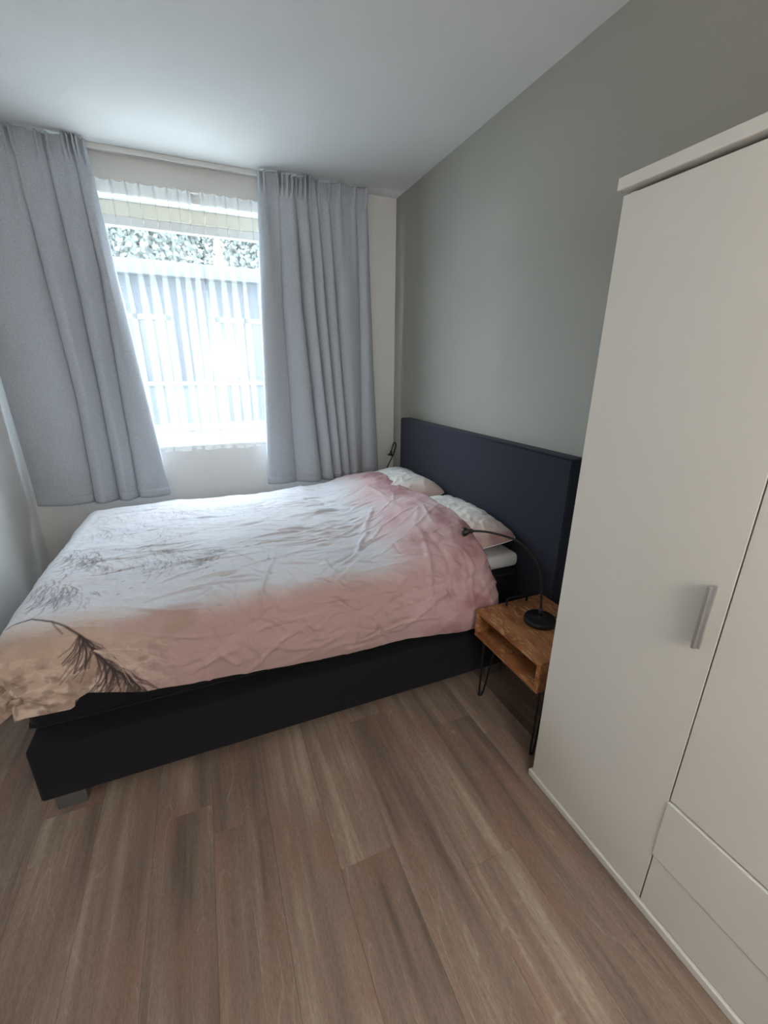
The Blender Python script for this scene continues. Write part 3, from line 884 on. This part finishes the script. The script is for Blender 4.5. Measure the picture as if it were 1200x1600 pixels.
build_duvet()

# ------------------------------------------------------------------ nightstands (open wooden box on hairpin legs)
def nightstand(label, x0, x1, y0, y1, zb, zt, handle, hmir=1):
    r = empty('nightstand', ((x0 + x1) / 2, (y0 + y1) / 2, 0)); tag(r, label, 'nightstand', 'wooden bedside tables')
    t = 0.018
    box('tabletop', x0, x1, y0, y1, zt - t, zt, M['stand_wood'], r, 0.0018)
    box('shelf', x0, x1, y0, y1, zb, zb + t, M['stand_wood'], r, 0.0018)
    box('side_panel', x0, x1, y0, y0 + t, zb + t, zt - t, M['stand_wood'], r, 0.0012)
    box('side_panel', x0, x1, y1 - t, y1, zb + t, zt - t, M['stand_wood'], r, 0.0012)
    box('back_panel', x1 - t, x1, y0 + t, y1 - t, zb + t, zt - t, M['stand_wood'], r)
    for lx, sx in ((x0 + 0.040, 1), (x1 - 0.040, -1)):
        for ly, sy in ((y0 + 0.035, 1), (y1 - 0.035, -1)):
            # bent rod: down, round the toe and back up
            foot = (lx - 0.0 * sx, ly)
            a1 = (lx - 0.030 * 0 , ly - sy * 0.012); a2 = (lx + 0.058 * sx, ly + sy * 0.010)
            pts = catmull([(a1[0], a1[1], zb), (lx - 0.001 * sx, ly - sy * 0.012, zb * 0.5), (lx - 0.002 * sx, ly - sy * 0.012, 0.022), (lx + 0.006 * sx, ly - sy * 0.011, 0.0052), (lx + 0.016 * sx, ly - sy * 0.010, 0.0125), (lx + 0.024 * sx, ly - sy * 0.007, 0.06), (lx + 0.040 * sx, ly, zb * 0.55), (a2[0], a2[1], zb)], 6)
            leg = tube('hairpin_leg', pts, 0.0045, M['black_metal'], r, 8)
            box('mounting_plate', min(a1[0], a2[0]) - 0.008, max(a1[0], a2[0]) + 0.008, ly - 0.024, ly + 0.024, zb - 0.003, zb, M['black_metal'], leg).location = (0, 0, 0)
    if handle:
        hx0, hx1, hy = handle
        tube('handle', catmull([(hx0, hy, zt), (hx0, hy, zt + 0.024), (hx0 + 0.004, hy, zt + 0.030), (hx0 + 0.012, hy, zt + 0.032), (hx1 - 0.012, hy, zt + 0.032), (hx1 - 0.004, hy, zt + 0.030), (hx1, hy, zt + 0.024), (hx1, hy, zt)], 5), 0.0048, M['black_metal'], r, 8)['label'] = 'small black bow handle'
    return r
nightstand('open wooden nightstand on black hairpin legs between bed and white wardrobe', -0.447, -0.088, -2.312, -1.918, 0.335, 0.465, (-0.305, -0.195, -1.942))
nightstand('wooden nightstand hidden behind the far side of the bed by the window', -0.447, -0.088, -0.325, -0.012, 0.335, 0.465, None)

# ------------------------------------------------------------------ gooseneck lamps
def lamp(label, base, neck, head_dir, cord):
    r = empty('gooseneck_lamp', base); tag(r, label, 'lamp', 'black gooseneck reading lamps')
    lathe('lamp_base', [(0.0605, 0.0), (0.0635, 0.003), (0.0635, 0.019), (0.061, 0.0225), (0.052, 0.0235), (0.020, 0.0245), (0.014, 0.028), (0.0125, 0.034)], base, M['black_metal'], r, 40)
    pts = catmull(neck, 6)
    tube('collar', [neck[0], Vector(neck[0]) + (Vector(neck[1]) - Vector(neck[0])) * 0.75], [0.0105, 0.0075], M['black_metal'], r, 14)
    tube('neck', pts, 0.0048, M['black_rubber'], r, 10)
    e = Vector(neck[-1]); d = Vector(head_dir).normalized()
    hd = tube('lamp_head', [e - d * 0.012, e - d * 0.004, e + d * 0.004, e + d * 0.010, e + d * 0.018, e + d * 0.032], [0.0075, 0.0105, 0.0095, 0.0115, 0.0185, 0.0210], M['black_metal'], r, 18)
    l = tube('lens', [e + d * 0.0325, e + d * 0.0335], [0.0175, 0.0165], M['lens'], hd, 18)
    l.location = (0, 0, 0)
    tube('cord', catmull(cord, 6), 0.0022, M['black_rubber'], r, 6)
    return r
bz = 0.465
lamp('black gooseneck lamp standing on the wooden nightstand, bent over the pillow', (-0.262, -2.10, bz),
     [(-0.262, -2.10, bz + 0.030), (-.264, -2.097, .545), (-.268, -2.092, .617), (-.274, -2.084, .672), (-.282, -2.073, .711), (-.293, -2.058, .741), (-.308, -2.037, .771), (-.326, -2.013, .792), (-.345, -1.987, .805), (-.366, -1.959, .811), (-.390, -1.927, .814), (-.414, -1.894, .814), (-.438, -1.861, .809), (-.455, -1.838, .803)],
     (-0.028, 0.038, -0.016), [(-0.205, -2.118, bz + 0.006), (-0.17, -2.10, bz + 0.0025), (-0.13, -2.085, bz + 0.0025), (-0.098, -2.09, bz + 0.0025), (-0.080, -2.10, bz - 0.02), (-0.045, -2.11, 0.30), (-0.04, -2.12, 0.05)])
lamp('black gooseneck lamp with its neck looped over, behind the far pillow by the window', (-0.205, -0.225, bz),
     [(-0.205, -0.225, bz + 0.030), (-.195, -.222, .56), (-.170, -.212, .640), (-.134, -.2, .723), (-.113, -.2, .763), (-.091, -.2, .808), (-.075, -.2, .853), (-.067, -.2, .885), (-.075, -.2, .906), (-.089, -.2, .894), (-.100, -.2, .858), (-.107, -.2, .832)],
     (-0.10, -0.06, -0.25), [(-0.16, -0.20, bz + 0.006), (-0.13, -0.17, bz + 0.0025), (-0.10, -0.16, bz + 0.0025), (-0.084, -0.155, bz - 0.01), (-0.05, -0.15, 0.30), (-0.04, -0.14, 0.05)])

# ------------------------------------------------------------------ wardrobe
wd = empty('wardrobe', (-0.23, -3.0, 0)); tag(wd, 'white wardrobe with aluminium handle standing against the grey wall', 'wardrobe')
WY0, WY1, WXF = -2.362, -3.690, -0.462      # far side, near side, door faces
ZT = 1.888
DT = 0.018
cx0 = WXF + DT + 0.003
ML = M['white_lacquer']
box('side_panel', cx0, -0.012, WY0 - 0.016, WY0, 0.026, ZT - 0.028, ML, wd, 0.001)
box('side_panel', cx0, -0.012, WY1, WY1 + 0.016, 0.026, ZT - 0.028, ML, wd, 0.001)
g1, g2 = -2.802, -3.250
for gy in (g1, g2):
    box('partition', cx0, -0.016, gy - 0.008, gy + 0.008, 0.026, ZT - 0.028, ML, wd)
box('back_panel', -0.015, -0.010, WY1 + 0.016, WY0 - 0.016, 0.026, ZT - 0.028, ML, wd)
box('top_board', WXF - 0.012, -0.010, WY1 - 0.012, WY0 + 0.012, ZT - 0.027, ZT, ML, wd, 0.003)
box('plinth', WXF - 0.008, -0.010, WY1 - 0.012, WY0 + 0.012, 0.0, 0.026, ML, wd, 0.003)
dz0, dz1 = 0.030, ZT - 0.038
def handle(parent, hy, z0, z1):
    # extruded aluminium pull: a slim front bar on a thin web that stands off the door
    h = box('handle', WXF - 0.030, WXF - 0.021, hy - 0.0035, hy + 0.0050, z0, z1, M['aluminium'], parent, 0.0016)
    h.location = (0, 0, 0)
    w_ = box('handle_web', WXF - 0.0215, WXF, hy - 0.0010, hy + 0.0030, z0 + 0.004, z1 - 0.004, M['aluminium'], h)
    w_.location = (0, 0, 0)
    w_ = box('handle_lip', WXF - 0.0225, WXF - 0.018, hy - 0.0095, hy - 0.0008, z0 + 0.001, z1 - 0.001, M['aluminium'], h, 0.001)
    w_.location = (0, 0, 0)
d1 = box('door', WXF, WXF + DT, g1 + 0.0016, WY0, dz0, dz1, ML, wd, 0.0012)
handle(d1, -2.772, 0.862, 1.018)
d2 = box('door', WXF, WXF + DT, g2 + 0.0016, g1 - 0.0016, 0.414, dz1, ML, wd, 0.0012)
handle(d2, -3.216, 0.868, 1.022)
d3 = box('door', WXF, WXF + DT, WY1, g2 - 0.0016, dz0, dz1, ML, wd, 0.0012)
handle(d3, -3.284, 0.868, 1.022)
# the upper drawer front stands a touch proud of the doors
box('drawer', WXF - 0.0045, WXF + DT - 0.0045, g2 + 0.0016, g1 + 0.0006, 0.214, 0.408, ML, wd, 0.0015)
box('drawer', WXF, WXF + DT, g2 + 0.0016, g1 - 0.0020, dz0, 0.2125, ML, wd, 0.0012)

# ------------------------------------------------------------------ fill light added behind the camera, shaped as a globe on a pole
LX, LY, LZ = -0.98, -3.98, 1.55
fl = empty('added_fill_light', (LX, LY, 0)); tag(fl, 'added fill light shaped as a globe on a pole, unseen behind the camera', 'lamp')
m_, nt_, b_ = new_mat('added_fill_glow')
b_.inputs['Base Color'].default_value = (0.9, 0.88, 0.84, 1)
b_.inputs['Emission Color'].default_value = (1.0, 0.93, 0.85, 1)
b_.inputs['Emission Strength'].default_value = FILL_POWER
prof = [(max(0.03, 0.28 * math.sin(math.pi * k / 16)), -0.28 * math.cos(math.pi * k / 16)) for k in range(17)]
lathe('fill_globe', prof, (LX, LY, LZ), m_, fl, 32)
tube('fill_pole', [(LX, LY, 0.02), (LX, LY, LZ - 0.27)], 0.011, M['black_metal'], fl, 12)
lathe('fill_foot', [(0.15, 0.0), (0.15, 0.015), (0.14, 0.022), (0.02, 0.026)], (LX, LY, 0), M['black_metal'], fl, 32)

# ------------------------------------------------------------------ outside the window
gm = plain('garden_paving', (0.34, 0.34, 0.33), 0.9, 0.1, 4)
gnd = box('ground', -14, 14, 0.30, 16, -0.30, -0.20, gm); tag(gnd, kind='structure')
hs = empty('neighbour_house', (-1.0, 9.0, -0.2)); tag(hs, 'low flat-roofed grey house seen across the garden through the sheers', 'house')
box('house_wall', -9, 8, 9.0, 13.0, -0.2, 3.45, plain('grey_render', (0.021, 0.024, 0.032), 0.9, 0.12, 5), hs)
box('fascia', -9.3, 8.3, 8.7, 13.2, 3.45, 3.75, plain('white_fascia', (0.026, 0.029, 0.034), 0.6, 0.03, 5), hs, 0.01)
hw = plain('house_window_frame', (0.040, 0.043, 0.048), 0.5, 0.03, 5); hg = plain('house_window_glass', (0.014, 0.018, 0.026), 0.5, 0.1, 2)
for wx in (-6.0, -3.4, -0.9, 1.9):
    bm = bmesh.new()
    a0, a1, b0, b1 = wx, wx + 1.5, 0.75, 2.65
    for q in ((a0, a1, b1 - .12, b1), (a0, a1, b0, b0 + .12), (a0, a0 + .1, b0, b1), (a1 - .1, a1, b0, b1), (a0 + .7, a0 + .8, b0, b1)):
        box_into(bm, q[0], q[1], 8.93, 9.02, q[2], q[3])
    f_ = link('house_window', mesh_of(bm, 'house_window'), hw, hs)
    for (pa, pb) in ((a0 + .1, a0 + .7), (a0 + .8, a1 - .1)):
        p_ = box('pane', pa, pb, 8.97, 8.99, b0 + .12, b1 - .12, hg, f_); p_.location = (0, 0, 0)
gw = empty('garden_wall', (-0.9, 4.6, -0.2)); tag(gw, 'pale garden wall outside the window', 'garden wall')
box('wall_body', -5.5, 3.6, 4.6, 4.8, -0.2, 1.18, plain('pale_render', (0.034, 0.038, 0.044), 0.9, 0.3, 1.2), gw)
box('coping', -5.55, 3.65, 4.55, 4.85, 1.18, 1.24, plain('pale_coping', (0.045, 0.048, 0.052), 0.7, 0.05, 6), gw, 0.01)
def tree(label, x, y, h, r_, seed):
    t = empty('garden_tree', (x, y, -0.2)); tag(t, label, 'tree', 'trees behind the neighbouring house')
    tube('trunk', [(x, y, -0.2), (x + .1, y, h * .35), (x, y + .1, h * .7)], [0.22, 0.16, 0.08], plain('bark_%d' % seed, (0.10, 0.08, 0.06), 0.9, 0.2, 10), t, 10)
    rr = np.random.default_rng(seed)
    n = 26000
    d = rr.normal(size=(n, 3)); d /= np.linalg.norm(d, axis=1)[:, None]
    c = np.array([x, y, h * .62]) + d * (rr.random((n, 1)) ** 0.4) * np.array([r_, r_, h * .40])
    e1 = rr.normal(size=(n, 3)); e1 /= np.linalg.norm(e1, axis=1)[:, None]
    e2 = np.cross(e1, d); e2 /= np.linalg.norm(e2, axis=1)[:, None] + 1e-9
    s = rr.uniform(.08, .14, (n, 1))
    vs = np.stack([c - e1 * s, c + e2 * s * .6, c + e1 * s, c - e2 * s * .6], 1).reshape(-1, 3)
    me = bpy.data.meshes.new('foliage'); me.from_pydata(vs.tolist(), [], np.arange(n * 4).reshape(n, 4).tolist())
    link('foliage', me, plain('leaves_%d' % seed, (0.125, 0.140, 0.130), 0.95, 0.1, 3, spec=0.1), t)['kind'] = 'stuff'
tree('leafy tree behind the house, seen beside the left curtain edge', -7.3, 17.0, 10.0, 2.3, 1)
tree('leafy tree behind the house, seen through the middle of the window', -2.5, 17.4, 11.0, 2.3, 2)
tree('leafy tree behind the house, seen beside the right curtain edge', 2.3, 17.2, 10.5, 2.3, 3)
